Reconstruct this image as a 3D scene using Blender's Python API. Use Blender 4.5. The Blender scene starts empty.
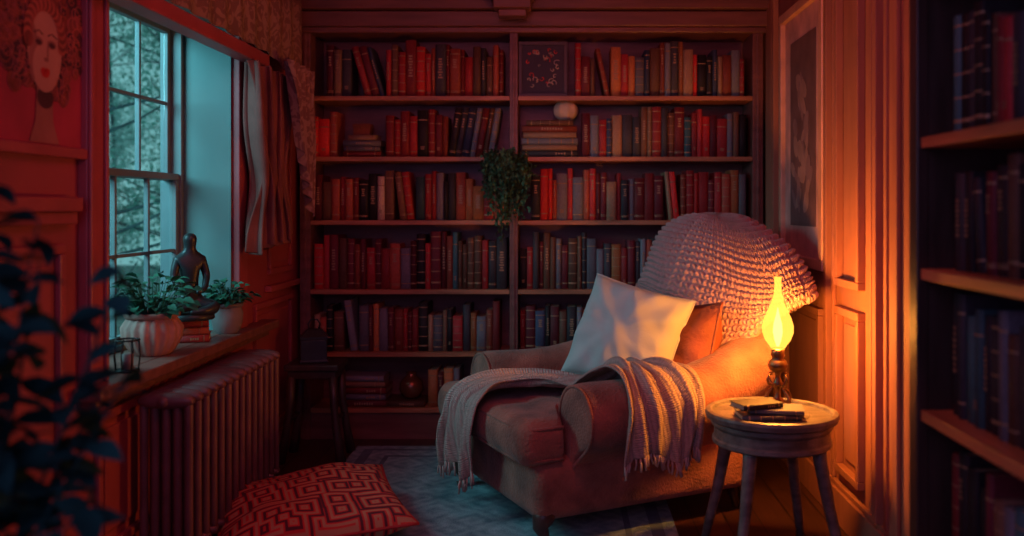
import bpy, math, random
from mathutils import Vector, Matrix, noise
R = random.Random(11)
pi = math.pi
sc = bpy.context.scene
sc.view_settings.view_transform='Standard'

# ---------------------------------------------------------------- helpers
def link(o): sc.collection.objects.link(o)

class MB:
    def __init__(s): s.v=[]; s.f=[]; s.m=[]; s.s=[]; s.uv=None
    def add(s, vs, fs, mi=0, M=None, sm=False):
        o=len(s.v)
        for p in vs:
            p=Vector(p)
            s.v.append(M@p if M else p)
        for f in fs:
            s.f.append([i+o for i in f]); s.m.append(mi); s.s.append(sm)
        return s
    def box(s, c, d, mi=0, M=None):
        x,y,z=c; a,b,e=d[0]/2,d[1]/2,d[2]/2
        vs=[(x-a,y-b,z-e),(x+a,y-b,z-e),(x+a,y+b,z-e),(x-a,y+b,z-e),(x-a,y-b,z+e),(x+a,y-b,z+e),(x+a,y+b,z+e),(x-a,y+b,z+e)]
        return s.add(vs,[(0,3,2,1),(4,5,6,7),(0,1,5,4),(1,2,6,5),(2,3,7,6),(3,0,4,7)],mi,M)
    def bx(s,x0,x1,y0,y1,z0,z1,mi=0,M=None):
        return s.box(((x0+x1)/2,(y0+y1)/2,(z0+z1)/2),(x1-x0,y1-y0,z1-z0),mi,M)
    def lathe(s, prof, n=24, mi=0, M=None, sm=True, cap=True, flute=0, fn=16):
        vs=[];fs=[]
        for r,z in prof:
            for i in range(n):
                a=2*pi*i/n; q=r*(1+flute*math.cos(fn*a)); vs.append((q*math.cos(a),q*math.sin(a),z))
        for j in range(len(prof)-1):
            for i in range(n):
                k=(i+1)%n; fs.append((j*n+i,j*n+k,(j+1)*n+k,(j+1)*n+i))
        if cap:
            fs.append(tuple(reversed(range(n)))); fs.append(tuple((len(prof)-1)*n+i for i in range(n)))
        return s.add(vs,fs,mi,M,sm)
    def tube(s, pts, rad, n=8, mi=0, M=None, sm=True):
        pts=[Vector(p) for p in pts]
        if not isinstance(rad,(list,tuple)): rad=[rad]*len(pts)
        vs=[];fs=[]; up=Vector((0,0,1)); prev=None
        for i,p in enumerate(pts):
            t=(pts[min(i+1,len(pts)-1)]-pts[max(i-1,0)])
            if t.length<1e-9: t=Vector((0,0,1))
            t.normalize()
            if prev is None:
                a=t.cross(up)
                if a.length<.1: a=t.cross(Vector((1,0,0)))
            else:
                a=prev-t*prev.dot(t)
                if a.length<1e-6: a=t.cross(Vector((1,0,0)))
            a.normalize(); prev=a; b=t.cross(a)
            for k in range(n):
                g=2*pi*k/n; vs.append(p+a*(rad[i]*math.cos(g))+b*(rad[i]*math.sin(g)))
        for j in range(len(pts)-1):
            for i in range(n):
                k=(i+1)%n; fs.append((j*n+i,j*n+k,(j+1)*n+k,(j+1)*n+i))
        fs.append(tuple(reversed(range(n)))); fs.append(tuple((len(pts)-1)*n+i for i in range(n)))
        return s.add(vs,fs,mi,M,sm)
    def loft(s, secs, mi=0, M=None, sm=True, cap=True):
        n=len(secs[0]); vs=[p for q in secs for p in q]; fs=[]
        for j in range(len(secs)-1):
            for i in range(n):
                k=(i+1)%n; fs.append((j*n+i,j*n+k,(j+1)*n+k,(j+1)*n+i))
        if cap:
            fs.append(tuple(reversed(range(n)))); fs.append(tuple((len(secs)-1)*n+i for i in range(n)))
        return s.add(vs,fs,mi,M,sm)
    def sphere(s,c,r,mi=0,M=None,n=16,m=10,sx=1,sy=1,sz=1):
        secs=[]
        for j in range(m+1):
            b=-pi/2+pi*j/m; rr=max(math.cos(b),.02)*r
            secs.append([(c[0]+sx*rr*math.cos(2*pi*i/n),c[1]+sy*rr*math.sin(2*pi*i/n),c[2]+sz*r*math.sin(b)) for i in range(n)])
        return s.loft(secs,mi,M)
    def leaf(s, M, L, W, mi=0, fold=.15, droop=.15):
        vs=[];fs=[]; prof=[(0,.06),(.25,.8),(.5,1),(.75,.7),(1,.04)]
        for t,w in prof:
            z=-droop*L*t*t
            vs+= [(-W*.5*w, L*t, z+fold*W*w),(0,L*t,z),(W*.5*w,L*t,z+fold*W*w)]
        for j in range(4):
            a=j*3
            fs+=[(a,a+1,a+4,a+3),(a+1,a+2,a+5,a+4)]
        return s.add(vs,fs,mi,M,True)
    def obj(s, name, mats, parent=None, loc=(0,0,0), rot=(0,0,0), bevel=0, subs=0, solid=0, uv=None):
        me=bpy.data.meshes.new(name)
        me.from_pydata([tuple(v) for v in s.v],[],s.f); 
        if not isinstance(mats,(list,tuple)): mats=[mats]
        for m in mats: me.materials.append(m)
        me.polygons.foreach_set('material_index',s.m)
        me.polygons.foreach_set('use_smooth',s.s)
        if uv:
            l=me.uv_layers.new(name='UVMap')
            for lp in me.loops: l.data[lp.index].uv=uv[lp.vertex_index]
        me.update()
        o=bpy.data.objects.new(name,me); link(o)
        o.location=loc; o.rotation_euler=rot
        if parent: o.parent=parent
        if solid:
            md=o.modifiers.new('Solid','SOLIDIFY'); md.thickness=solid; md.offset=0
        if bevel:
            md=o.modifiers.new('Bevel','BEVEL'); md.width=bevel; md.segments=2; md.limit_method='ANGLE'; md.angle_limit=math.radians(40)
        if subs:
            md=o.modifiers.new('Sub','SUBSURF'); md.levels=subs; md.render_levels=subs
        return o

def empty(name, loc=(0,0,0), rot=(0,0,0)):
    o=bpy.data.objects.new(name,None); link(o); o.location=loc; o.rotation_euler=rot; o.empty_display_size=.1
    return o
def tag(o,label,cat,group=None):
    o['label']=label; o['category']=cat
    if group: o['group']=group
    return o
def struct(o): o['kind']='structure'; return o
def T(x,y,z): return Matrix.Translation((x,y,z))
def Rx(a): return Matrix.Rotation(a,4,'X')
def Ry(a): return Matrix.Rotation(a,4,'Y')
def Rz(a): return Matrix.Rotation(a,4,'Z')
def S(x,y,z): return Matrix.Diagonal((x,y,z,1))

# ---------------------------------------------------------------- materials
def nt(name):
    m=bpy.data.materials.new(name); m.use_nodes=True; n=m.node_tree.nodes; l=m.node_tree.links
    return m,n,l,n['Principled BSDF']
def mat(name,col,rough=.6,metal=0,var=.25,vs=8,bump=.0,bs=60,coat=0,coord='Object',sheen=0,stretch=None,objcol=False,spec=.5):
    m,n,l,b=nt(name)
    b.inputs['Roughness'].default_value=rough; b.inputs['Metallic'].default_value=metal; b.inputs['Specular IOR Level'].default_value=spec
    if sheen: b.inputs['Sheen Weight'].default_value=sheen
    if coat: b.inputs['Coat Weight'].default_value=coat
    tc=n.new('ShaderNodeTexCoord'); src=tc.outputs[coord]
    if stretch:
        mp=n.new('ShaderNodeMapping'); mp.inputs['Scale'].default_value=stretch; l.new(src,mp.inputs['Vector']); src=mp.outputs['Vector']
    nz=n.new('ShaderNodeTexNoise'); nz.inputs['Scale'].default_value=vs; nz.inputs['Detail'].default_value=5
    l.new(src,nz.inputs['Vector'])
    mr=n.new('ShaderNodeMapRange'); mr.inputs['To Min'].default_value=1-var; mr.inputs['To Max'].default_value=1+var; mr.inputs['From Min'].default_value=.3; mr.inputs['From Max'].default_value=.7
    l.new(nz.outputs['Fac'],mr.inputs['Value'])
    mx=n.new('ShaderNodeVectorMath'); mx.operation='SCALE'
    if objcol:
        oi=n.new('ShaderNodeObjectInfo'); l.new(oi.outputs['Color'],mx.inputs[0])
    else: mx.inputs[0].default_value=col
    l.new(mr.outputs['Result'],mx.inputs['Scale']); l.new(mx.outputs['Vector'],b.inputs['Base Color'])
    if bump:
        nb=n.new('ShaderNodeTexNoise'); nb.inputs['Scale'].default_value=bs; nb.inputs['Detail'].default_value=3; l.new(src,nb.inputs['Vector'])
        bp=n.new('ShaderNodeBump'); bp.inputs['Strength'].default_value=bump; bp.inputs['Distance'].default_value=.01
        l.new(nb.outputs['Fac'],bp.inputs['Height']); l.new(bp.outputs['Normal'],b.inputs['Normal'])
    return m
def emis(name,col,st,transp=0):
    m,n,l,b=nt(name)
    e=n.new('ShaderNodeEmission'); e.inputs['Color'].default_value=(*col,1); e.inputs['Strength'].default_value=st
    out=n['Material Output']
    if transp:
        t=n.new('ShaderNodeBsdfTransparent'); mx=n.new('ShaderNodeMixShader'); mx.inputs[0].default_value=transp
        l.new(e.outputs[0],mx.inputs[1]); l.new(t.outputs[0],mx.inputs[2]); l.new(mx.outputs[0],out.inputs['Surface'])
    else: l.new(e.outputs[0],out.inputs['Surface'])
    return m

M_wall   = mat('wall_paint',(.32,.052,.070),.55,var=.15,vs=3,bump=.08,bs=30)
M_wallr  = mat('oak_panel',(.35,.145,.095),.65,var=.12,vs=4,bump=.06,bs=40,stretch=(4,4,.8),spec=.2)
M_trim   = mat('red_trim_paint',(.33,.060,.072),.45,var=.15,vs=5,bump=.05,bs=40)
M_reveal = mat('daylight_tinted_plaster',(.10,.185,.185),.6,var=.1,vs=4)  # teal cast of the window daylight put into the reveal's base colour
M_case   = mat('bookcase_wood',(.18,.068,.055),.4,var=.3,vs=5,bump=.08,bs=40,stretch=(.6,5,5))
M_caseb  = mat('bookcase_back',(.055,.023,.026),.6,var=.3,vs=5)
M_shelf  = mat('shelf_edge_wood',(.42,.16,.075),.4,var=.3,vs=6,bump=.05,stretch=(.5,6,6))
M_dwood  = mat('dark_wood',(.05,.03,.025),.4,var=.35,vs=6,stretch=(5,5,.7),bump=.05)
M_twood  = mat('table_wood',(.135,.115,.105),.42,var=.5,vs=7,bump=.2,bs=50,stretch=(1.5,5,5))
M_ceil   = mat('ceiling_plaster',(.2,.07,.06),.7,var=.1)
M_cover  = mat('book_cover',(.3,.1,.1),.6,var=.22,vs=14,bump=.06,bs=120,objcol=True,spec=.35)
M_pages  = mat('book_pages',(.38,.27,.19),.8,var=.15,vs=60)
M_gilt   = mat('gilt_lettering',(.36,.22,.12),.5,metal=.2,var=.2)
M_uph    = mat('velvet_upholstery',(.27,.095,.064),.85,var=.5,vs=8,bump=.7,bs=110,sheen=.15)
M_leath  = mat('rust_cushion',(.21,.06,.03),.7,var=.35,vs=8,bump=.5,bs=70,spec=.3)
M_pill   = mat('linen_pillow',(.41,.45,.44),.85,var=.08,vs=5,bump=.3,bs=260)
M_metal  = mat('aged_brass',(.20,.11,.06),.35,metal=.9,var=.3,vs=12,bump=.1)
M_rad    = mat('radiator_enamel',(.16,.062,.066),.42,var=.25,vs=9,bump=.08,bs=50,metal=.1)
M_terra  = mat('pink_terracotta',(.40,.18,.15),.7,var=.25,vs=6,bump=.2,bs=50)
M_terra2 = mat('grey_ceramic',(.20,.15,.15),.6,var=.2,vs=8,bump=.1)
M_leaf   = mat('green_leaf',(.03,.13,.08),.6,var=.4,vs=10,spec=.2)
M_leafd  = mat('dark_teal_leaf',(.012,.060,.054),.85,var=.5,vs=8,spec=.08)
M_ivy    = mat('ivy_leaf',(.055,.11,.06),.7,var=.5,vs=14,spec=.2)
M_soil   = mat('soil',(.03,.02,.015),.9,bump=.5)
M_stat   = mat('dark_bronze',(.03,.035,.04),.4,metal=.3,var=.3,vs=10,bump=.1)
M_black  = mat('black_iron',(.015,.013,.015),.4,metal=.5,var=.2)
M_curt   = mat('curtain_linen',(.20,.070,.062),.9,var=.3,vs=6,bump=.2,bs=150,spec=.1)
M_fire   = mat('grey_teal_sash_paint',(.15,.19,.20),.5,var=.1)
M_cream  = mat('cream_plaster',(.62,.48,.38),.7,var=.2,vs=12,bump=.2,bs=30)

M_floor,n,l,b=nt('floor_planks')
tc=n.new('ShaderNodeTexCoord'); mp=n.new('ShaderNodeMapping'); mp.inputs['Rotation'].default_value=(0,0,pi/2); l.new(tc.outputs['Object'],mp.inputs['Vector'])
br=n.new('ShaderNodeTexBrick'); br.inputs['Scale'].default_value=1; br.inputs['Brick Width'].default_value=1.3; br.inputs['Row Height'].default_value=.13; br.inputs['Mortar Size'].default_value=.004
br.inputs['Color1'].default_value=(.12,.045,.028,1); br.inputs['Color2'].default_value=(.08,.03,.02,1); br.inputs['Mortar'].default_value=(.02,.01,.008,1)
l.new(mp.outputs['Vector'],br.inputs['Vector'])
nz=n.new('ShaderNodeTexNoise'); nz.inputs['Scale'].default_value=6; m2=n.new('ShaderNodeMapping'); m2.inputs['Scale'].default_value=(8,.7,1); l.new(tc.outputs['Object'],m2.inputs['Vector']); l.new(m2.outputs['Vector'],nz.inputs['Vector'])
mx=n.new('ShaderNodeMix'); mx.data_type='RGBA'; mx.blend_type='MULTIPLY'; mx.inputs['Factor'].default_value=.6
l.new(br.outputs['Color'],mx.inputs[6]); l.new(nz.outputs['Fac'],mx.inputs[7]); l.new(mx.outputs[2],b.inputs['Base Color']); b.inputs['Roughness'].default_value=.4

M_rug,n,l,b=nt('rug_wool')
tc=n.new('ShaderNodeTexCoord')
vo=n.new('ShaderNodeTexVoronoi'); vo.distance='MANHATTAN'; vo.inputs['Scale'].default_value=5; vo.inputs['Randomness'].default_value=.5; l.new(tc.outputs['Object'],vo.inputs['Vector'])
mm=n.new('ShaderNodeMath'); mm.operation='MULTIPLY'; mm.inputs[1].default_value=18; l.new(vo.outputs['Distance'],mm.inputs[0])
sn=n.new('ShaderNodeMath'); sn.operation='SINE'; l.new(mm.outputs[0],sn.inputs[0])
nz=n.new('ShaderNodeTexNoise'); nz.inputs['Scale'].default_value=11; nz.inputs['Detail'].default_value=8; nz.inputs['Roughness'].default_value=.7; l.new(tc.outputs['Object'],nz.inputs['Vector'])
ad=n.new('ShaderNodeMath'); ad.operation='MULTIPLY_ADD'; ad.inputs[1].default_value=.06; l.new(sn.outputs[0],ad.inputs[0]); l.new(nz.outputs['Fac'],ad.inputs[2])
cr=n.new('ShaderNodeValToRGB'); cr.color_ramp.elements[0].position=.3; cr.color_ramp.elements[0].color=(.11,.23,.28,1); cr.color_ramp.elements[1].position=.72; cr.color_ramp.elements[1].color=(.38,.58,.62,1)
l.new(ad.outputs[0],cr.inputs['Fac']); l.new(cr.outputs['Color'],b.inputs['Base Color']); b.inputs['Roughness'].default_value=.95
nb=n.new('ShaderNodeTexNoise'); nb.inputs['Scale'].default_value=160; l.new(tc.outputs['Object'],nb.inputs['Vector'])
bp=n.new('ShaderNodeBump'); bp.inputs['Strength'].default_value=.6; bp.inputs['Distance'].default_value=.01; l.new(nb.outputs['Fac'],bp.inputs['Height']); l.new(bp.outputs['Normal'],b.inputs['Normal'])

M_maze,n,l,b=nt('maze_woven_cover')
tc=n.new('ShaderNodeTexCoord')
vo=n.new('ShaderNodeTexVoronoi'); vo.distance='CHEBYCHEV'; vo.voronoi_dimensions='2D'; vo.inputs['Scale'].default_value=5.6; vo.inputs['Randomness'].default_value=.85; l.new(tc.outputs['UV'],vo.inputs['Vector'])
mm=n.new('ShaderNodeMath'); mm.operation='MULTIPLY'; mm.inputs[1].default_value=23; l.new(vo.outputs['Distance'],mm.inputs[0])
sn=n.new('ShaderNodeMath'); sn.operation='SINE'; l.new(mm.outputs[0],sn.inputs[0])
cr=n.new('ShaderNodeValToRGB'); cr.color_ramp.interpolation='LINEAR'
e=cr.color_ramp.elements; e[0].position=.16; e[0].color=(.13,.016,.026,1); e[1].position=.28; e[1].color=(.72,.035,.03,1)
e2=e.new(.72); e2.color=(.72,.045,.035,1); e3=e.new(.86); e3.color=(.60,.25,.13,1)
ml=n.new('ShaderNodeMath'); ml.operation='MULTIPLY_ADD'; ml.inputs[1].default_value=.5; ml.inputs[2].default_value=.5; l.new(sn.outputs[0],ml.inputs[0])
l.new(ml.outputs[0],cr.inputs['Fac']); l.new(cr.outputs['Color'],b.inputs['Base Color']); b.inputs['Roughness'].default_value=.85

def knit(name,col,sx,sy,strength=.8):
    m,n,l,b=nt(name)
    tc=n.new('ShaderNodeTexCoord'); mp=n.new('ShaderNodeMapping'); mp.inputs['Scale'].default_value=(sx,sy,1); l.new(tc.outputs['UV'],mp.inputs['Vector'])
    vo=n.new('ShaderNodeTexVoronoi'); vo.voronoi_dimensions='2D'; vo.inputs['Scale'].default_value=1; vo.inputs['Randomness'].default_value=.25; l.new(mp.outputs['Vector'],vo.inputs['Vector'])
    mr=n.new('ShaderNodeMapRange'); mr.inputs['From Max'].default_value=.75; mr.inputs['To Min'].default_value=1.15; mr.inputs['To Max'].default_value=.5; l.new(vo.outputs['Distance'],mr.inputs['Value'])
    v=n.new('ShaderNodeVectorMath'); v.operation='SCALE'; v.inputs[0].default_value=col; l.new(mr.outputs['Result'],v.inputs['Scale']); l.new(v.outputs['Vector'],b.inputs['Base Color'])
    bp=n.new('ShaderNodeBump'); bp.inputs['Strength'].default_value=strength; bp.inputs['Distance'].default_value=.012; bp.invert=True
    l.new(vo.outputs['Distance'],bp.inputs['Height']); l.new(bp.outputs['Normal'],b.inputs['Normal']); b.inputs['Roughness'].default_value=.9
    return m
M_throw=knit('woven_throw_wool',(.47,.34,.30),24,80,.7)
M_hood=mat('chunky_knit_wool',(.45,.265,.26),.9,var=.12,vs=30,bump=.4,bs=300,sheen=.1)

M_dam,n,l,b=nt('patterned_valance_cloth')
tc=n.new('ShaderNodeTexCoord'); nz=n.new('ShaderNodeTexNoise'); nz.inputs['Scale'].default_value=14; nz.inputs['Detail'].default_value=1; nz.inputs['Distortion'].default_value=2.5; l.new(tc.outputs['Object'],nz.inputs['Vector'])
cr=n.new('ShaderNodeValToRGB'); cr.color_ramp.elements[0].position=.47; cr.color_ramp.elements[0].color=(.19,.08,.075,1); cr.color_ramp.elements[1].position=.53; cr.color_ramp.elements[1].color=(.31,.16,.14,1)
l.new(nz.outputs['Fac'],cr.inputs['Fac']); l.new(cr.outputs['Color'],b.inputs['Base Color']); b.inputs['Roughness'].default_value=.85

M_glass,n,l,b=nt('window_glass')
t=n.new('ShaderNodeBsdfTransparent'); g=n.new('ShaderNodeBsdfGlossy'); g.inputs['Roughness'].default_value=.05
t.inputs['Color'].default_value=(.88,.95,.95,1)
mx=n.new('ShaderNodeMixShader'); mx.inputs[0].default_value=.05; l.new(t.outputs[0],mx.inputs[1]); l.new(g.outputs[0],mx.inputs[2]); l.new(mx.outputs[0],n['Material Output'].inputs['Surface'])

# ---------------------------------------------------------------- room shell
XL,XR,YB,ZC=-1.4,1.1,5.03,2.42
WY0,WY1,WZ0,WZ1=2.72,3.85,.68,2.02
w=MB()
w.bx(XL-.3,XL,-.3,WY0,0,ZC); w.bx(XL-.3,XL,WY1,YB+.1,0,ZC); w.bx(XL-.3,XL,WY0,WY1,0,WZ0); w.bx(XL-.3,XL,WY0,WY1,WZ1,ZC)
struct(w.obj('wall_left',M_wall))
w=MB(); w.bx(XR,XR+.1,-.3,YB+.1,0,ZC); struct(w.obj('wall_right',M_wallr))
w=MB(); w.bx(XL,XR,YB,YB+.1,0,ZC); struct(w.obj('wall_back',M_caseb))
w=MB(); w.bx(XL-.3,XR+.1,-.3,YB+.1,-.1,0); struct(w.obj('floor',M_floor))
w=MB(); w.bx(XL-.3,XR+.1,-.3,YB+.1,ZC,ZC+.1)
struct(w.obj('ceiling',M_ceil))

tn=[0]
def trim(mb,m=M_trim,bevel=.004,name=None):
    if name is None:
        tn[0]+=1; name='trim_%d'%tn[0]
    return struct(mb.obj(name,m,bevel=bevel))
w=MB(); w.bx(XL-.26,XL-.004,WY1-.012,WY1,WZ0+.02,WZ1); w.bx(XL-.26,XL-.004,WY0,WY0+.012,WZ0+.02,WZ1); w.bx(XL-.26,XL-.004,WY0+.012,WY1-.012,WZ1-.012,WZ1)
trim(w,M_reveal,0)
w=MB(); w.bx(XL,XL+.03,WY0-.11,WY0,.70,2.12); w.bx(XL,XL+.03,WY1,WY1+.10,.70,2.12); w.bx(XL,XL+.03,WY0,WY1,WZ1,2.12)
w.bx(XL+.03,XL+.042,WY0-.11,WY0-.085,.70,2.12); w.bx(XL+.03,XL+.042,WY0-.02,WY0-.005,.70,2.12)
trim(w)
w=MB()
w.bx(XL-.24,XL,WY0,WY1,.68,.70); w.bx(XL,XL+.085,2.58,4.22,.662,.70); w.bx(XL,XL+.05,2.62,4.18,.63,.662)
trim(w,M_case,.006)
def frame(mb,x,y0,y1,z0,z1,t=.028,d=.018,sgn=1):
    a,b_=(x,x+sgn*d) if sgn>0 else (x-d,x)
    mb.bx(a,b_,y0,y1,z1-t,z1); mb.bx(a,b_,y0,y1,z0,z0+t); mb.bx(a,b_,y0,y0+t,z0+t,z1-t); mb.bx(a,b_,y1-t,y1,z0+t,z1-t)
    if sgn>0: mb.bx(x,x+.007,y0+t+.03,y1-t-.03,z0+t+.03,z1-t-.03)
    else: mb.bx(x-.010,x,y0+t+.03,y1-t-.03,z0+t+.03,z1-t-.03)
w=MB()
frame(w,XL,2.70,3.28,.16,.60); frame(w,XL,3.36,3.98,.16,.60); frame(w,XL,4.10,4.66,.16,.78); frame(w,XL,4.30,4.66,.90,2.2)
frame(w,XL,1.85,2.52,.16,1.12); frame(w,XL,.9,1.75,.16,1.12)
trim(w)
w=MB(); w.bx(XL,XL+.045,0,2.56,1.21,1.25); w.bx(XL,XL+.03,0,2.56,1.175,1.21); w.bx(XL,XL+.035,4.26,4.73,.82,.85)
trim(w)
w=MB(); w.bx(XL,XL+.02,0,4.73,0,.12); trim(w,name='baseboard_left')
w=MB()
frame(w,XR,3.74,4.34,.20,.80,sgn=-1,d=.028); frame(w,XR,3.24,3.52,.20,.84,sgn=-1,t=.03,d=.030); frame(w,XR,3.24,3.52,.92,2.32,sgn=-1,t=.03,d=.030)
w.bx(XR-.03,XR,2.60,2.93,.0,ZC); w.bx(XR-.045,XR-.03,2.66,2.70,.0,ZC); w.bx(XR-.045,XR-.03,2.82,2.86,0,ZC)
for (y,wd,d) in ((2.98,.03,.02),(3.04,.035,.035),(3.10,.02,.02),(3.15,.02,.012),(3.58,.02,.016),(3.62,.035,.032),(3.675,.02,.018)):
    w.bx(XR-d,XR,y,y+wd,.15,ZC)
w.bx(XR-.02,XR,4.60,4.73,.0,ZC); w.bx(XR-.03,XR,4.52,4.55,.15,ZC)
trim(w,M_wallr)
w=MB(); w.bx(XR-.03,XR,2.93,4.60,0,.13); w.bx(XR-.02,XR,2.93,4.60,.13,.15); trim(w,M_wallr,name='baseboard_right')
w=MB(); w.bx(XL,XR,4.60,4.74,2.30,2.42); w.bx(XL,XR,4.66,4.74,2.255,2.30); trim(w,M_case)
w=MB(); w.bx(XL,XR,3.5,3.68,2.33,2.42); trim(w,M_case)
w=MB()
for i,(a,z0,z1,d) in enumerate([(.12,2.34,2.42,.17),(.11,2.27,2.34,.15),(.095,2.22,2.27,.12),(.07,2.185,2.22,.08)]):
    w.bx(-.24-a,-.24+a,4.60-d,4.60,z0,z1)
for k in range(5): w.lathe([(.02,0),(.024,.01),(.01,.02)],12,0,T(-.24-.07+.035*k,4.45,2.30)@Rx(pi/2))
trim(w,M_case,.01)

# window
wx=XL-.245
w=MB()
def sash(x,y0,y1,z0,z1,t=.028,d=.03,nv=1,nh=1):
    w.bx(x-d/2,x+d/2,y0,y1,z0,z0+t); w.bx(x-d/2,x+d/2,y0,y1,z1-t,z1); w.bx(x-d/2,x+d/2,y0,y0+t,z0+t,z1-t); w.bx(x-d/2,x+d/2,y1-t,y1,z0+t,z1-t)
    for i in range(nv):
        yy=y0+(y1-y0)*(i+1)/(nv+1); w.bx(x-d/3,x+d/3,yy-.007,yy+.007,z0+t,z1-t)
    for i in range(nh):
        zz=z0+(z1-z0)*(i+1)/(nh+1); w.bx(x-d/3,x+d/3,y0+t,y1-t,zz-.007,zz+.007)
w.bx(wx-.05,wx+.04,WY1-.035,WY1-.012,.70,2.008); w.bx(wx-.05,wx+.04,WY0+.012,WY0+.035,.70,2.008)
w.bx(wx-.05,wx+.04,WY0+.035,WY1-.035,1.985,2.008); w.bx(wx-.05,wx+.05,WY0+.035,WY1-.035,.70,.72)
sash(wx-.02,WY0+.035,WY1-.035,1.335,1.985,nv=3,nh=1); sash(wx+.015,WY0+.035,WY1-.035,.72,1.365,nv=3,nh=1)
win=struct(w.obj('window_1',M_fire,bevel=.003))
w=MB(); w.bx(wx-.022,wx-.018,WY0+.065,WY1-.065,1.365,1.955); w.bx(wx+.013,wx+.017,WY0+.065,WY1-.065,.75,1.335)
g=w.obj('window_pane',M_glass,parent=win)

# ---------------------------------------------------------------- outside
M_bark=mat('bark',(.10,.19,.19),.9,var=.3); M_grass=mat('grass',(.2,.34,.32),.9,var=.4)
def outleaf(name,col,dk):
    m,n,l,b=nt(name)
    d=n.new('ShaderNodeBsdfDiffuse'); tr=n.new('ShaderNodeBsdfTranslucent'); mx=n.new('ShaderNodeMixShader'); mx.inputs[0].default_value=.6
    nz=n.new('ShaderNodeTexNoise'); nz.inputs['Scale'].default_value=.8
    tc=n.new('ShaderNodeTexCoord'); l.new(tc.outputs['Object'],nz.inputs['Vector'])
    cr=n.new('ShaderNodeValToRGB'); cr.color_ramp.elements[0].position=.38; cr.color_ramp.elements[0].color=(col[0]*dk,col[1]*dk,col[2]*dk,1); cr.color_ramp.elements[1].position=.62; cr.color_ramp.elements[1].color=(*col,1)
    l.new(nz.outputs['Fac'],cr.inputs['Fac']); l.new(cr.outputs['Color'],d.inputs['Color']); l.new(cr.outputs['Color'],tr.inputs['Color'])
    l.new(d.outputs[0],mx.inputs[1]); l.new(tr.outputs[0],mx.inputs[2]); l.new(mx.outputs[0],n['Material Output'].inputs['Surface']); return m
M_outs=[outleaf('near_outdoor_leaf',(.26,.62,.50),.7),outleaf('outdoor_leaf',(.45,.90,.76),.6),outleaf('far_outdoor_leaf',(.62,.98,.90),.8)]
w=MB(); w.bx(-20,-1.72,1,24,-.5,-.3); o=w.obj('ground',M_grass); struct(o)
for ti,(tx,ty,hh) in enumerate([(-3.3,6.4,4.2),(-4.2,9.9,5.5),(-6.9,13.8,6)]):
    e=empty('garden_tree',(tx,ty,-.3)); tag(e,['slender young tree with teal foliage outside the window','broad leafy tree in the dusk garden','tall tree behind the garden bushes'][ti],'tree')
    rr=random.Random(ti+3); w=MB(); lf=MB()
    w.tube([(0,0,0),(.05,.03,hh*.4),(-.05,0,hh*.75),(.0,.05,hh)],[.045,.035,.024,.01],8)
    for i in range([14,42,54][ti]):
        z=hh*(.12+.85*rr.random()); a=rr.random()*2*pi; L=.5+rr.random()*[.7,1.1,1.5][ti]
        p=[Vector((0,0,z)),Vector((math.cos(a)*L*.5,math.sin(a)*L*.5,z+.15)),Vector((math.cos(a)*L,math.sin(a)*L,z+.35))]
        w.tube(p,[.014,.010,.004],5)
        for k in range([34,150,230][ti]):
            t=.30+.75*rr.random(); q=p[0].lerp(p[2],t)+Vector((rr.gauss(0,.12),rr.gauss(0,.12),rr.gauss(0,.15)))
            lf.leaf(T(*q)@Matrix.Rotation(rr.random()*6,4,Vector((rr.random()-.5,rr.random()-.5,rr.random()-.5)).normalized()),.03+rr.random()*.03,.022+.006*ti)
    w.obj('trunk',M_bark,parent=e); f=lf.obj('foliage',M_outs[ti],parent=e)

# ---------------------------------------------------------------- books
def book_mesh(var):
    b=MB()
    b.bx(-.41,.41,.06,.965,.02,.98,1)
    b.bx(-.5,-.41,.05,1,0,1,0); b.bx(.41,.5,.05,1,0,1,0)
    N=6
    def arc(o,z): return [(-.5*math.cos(pi*i/N)*(1+o*.0), .05-(.05+o)*math.sin(pi*i/N), z) for i in range(N+1)]
    a=arc(0,0); c=arc(0,1)
    vs=a+c; fs=[(i,i+1,N+2+i,N+1+i) for i in range(N)]
    fs.append(tuple(reversed(range(N+1)))); fs.append(tuple(range(N+1,2*N+2))); b.add(vs,fs,0,None,True)
    bands={0:[(.12,.14),(.84,.86)],1:[(.08,.095),(.11,.12),(.60,.80),(.88,.90)],2:[(.1,.13),(.3,.315),(.5,.515),(.7,.715),(.9,.92)],3:[(.35,.75)],4:[],5:[(.78,.80),(.16,.24)]}[var]
    for z0,z1 in bands:
        if z1-z0>.05:
            nn=max(3,int((z1-z0)*22)); rr=random.Random(var*9+int(z0*100))
            for k in range(nn):
                za=z0+(z1-z0)*k/nn; zb=za+(z1-z0)/nn*.6; hw=.12+.1*rr.random()
                b.add([(-hw,-.012,za),(hw,-.012,za),(hw,-.012,zb),(-hw,-.012,zb)],[(0,1,2,3)],2)
        else:
            p=arc(.008,z0); q=arc(.008,z1); b.add(p+q,[(i,i+1,N+2+i,N+1+i) for i in range(N)],2,None,True)
    me_o=b.obj('book_proto',[M_cover,M_pages,M_gilt]); me=me_o.data; bpy.data.objects.remove(me_o); return me
BM=[book_mesh(i) for i in range(6)]
PAL={'dark red':(.26,.03,.033),'crimson':(.43,.038,.042),'brick red':(.36,.08,.05),'brown':(.16,.075,.048),'tan':(.38,.22,.135),'navy blue':(.05,.065,.12),
 'charcoal':(.05,.047,.058),'slate grey':(.165,.165,.195),'burnt orange':(.50,.165,.06),'cream':(.52,.40,.31),'teal':(.05,.13,.15),'maroon':(.14,.02,.03),'bright red':(.68,.042,.04),'black':(.022,.018,.022)}
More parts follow.
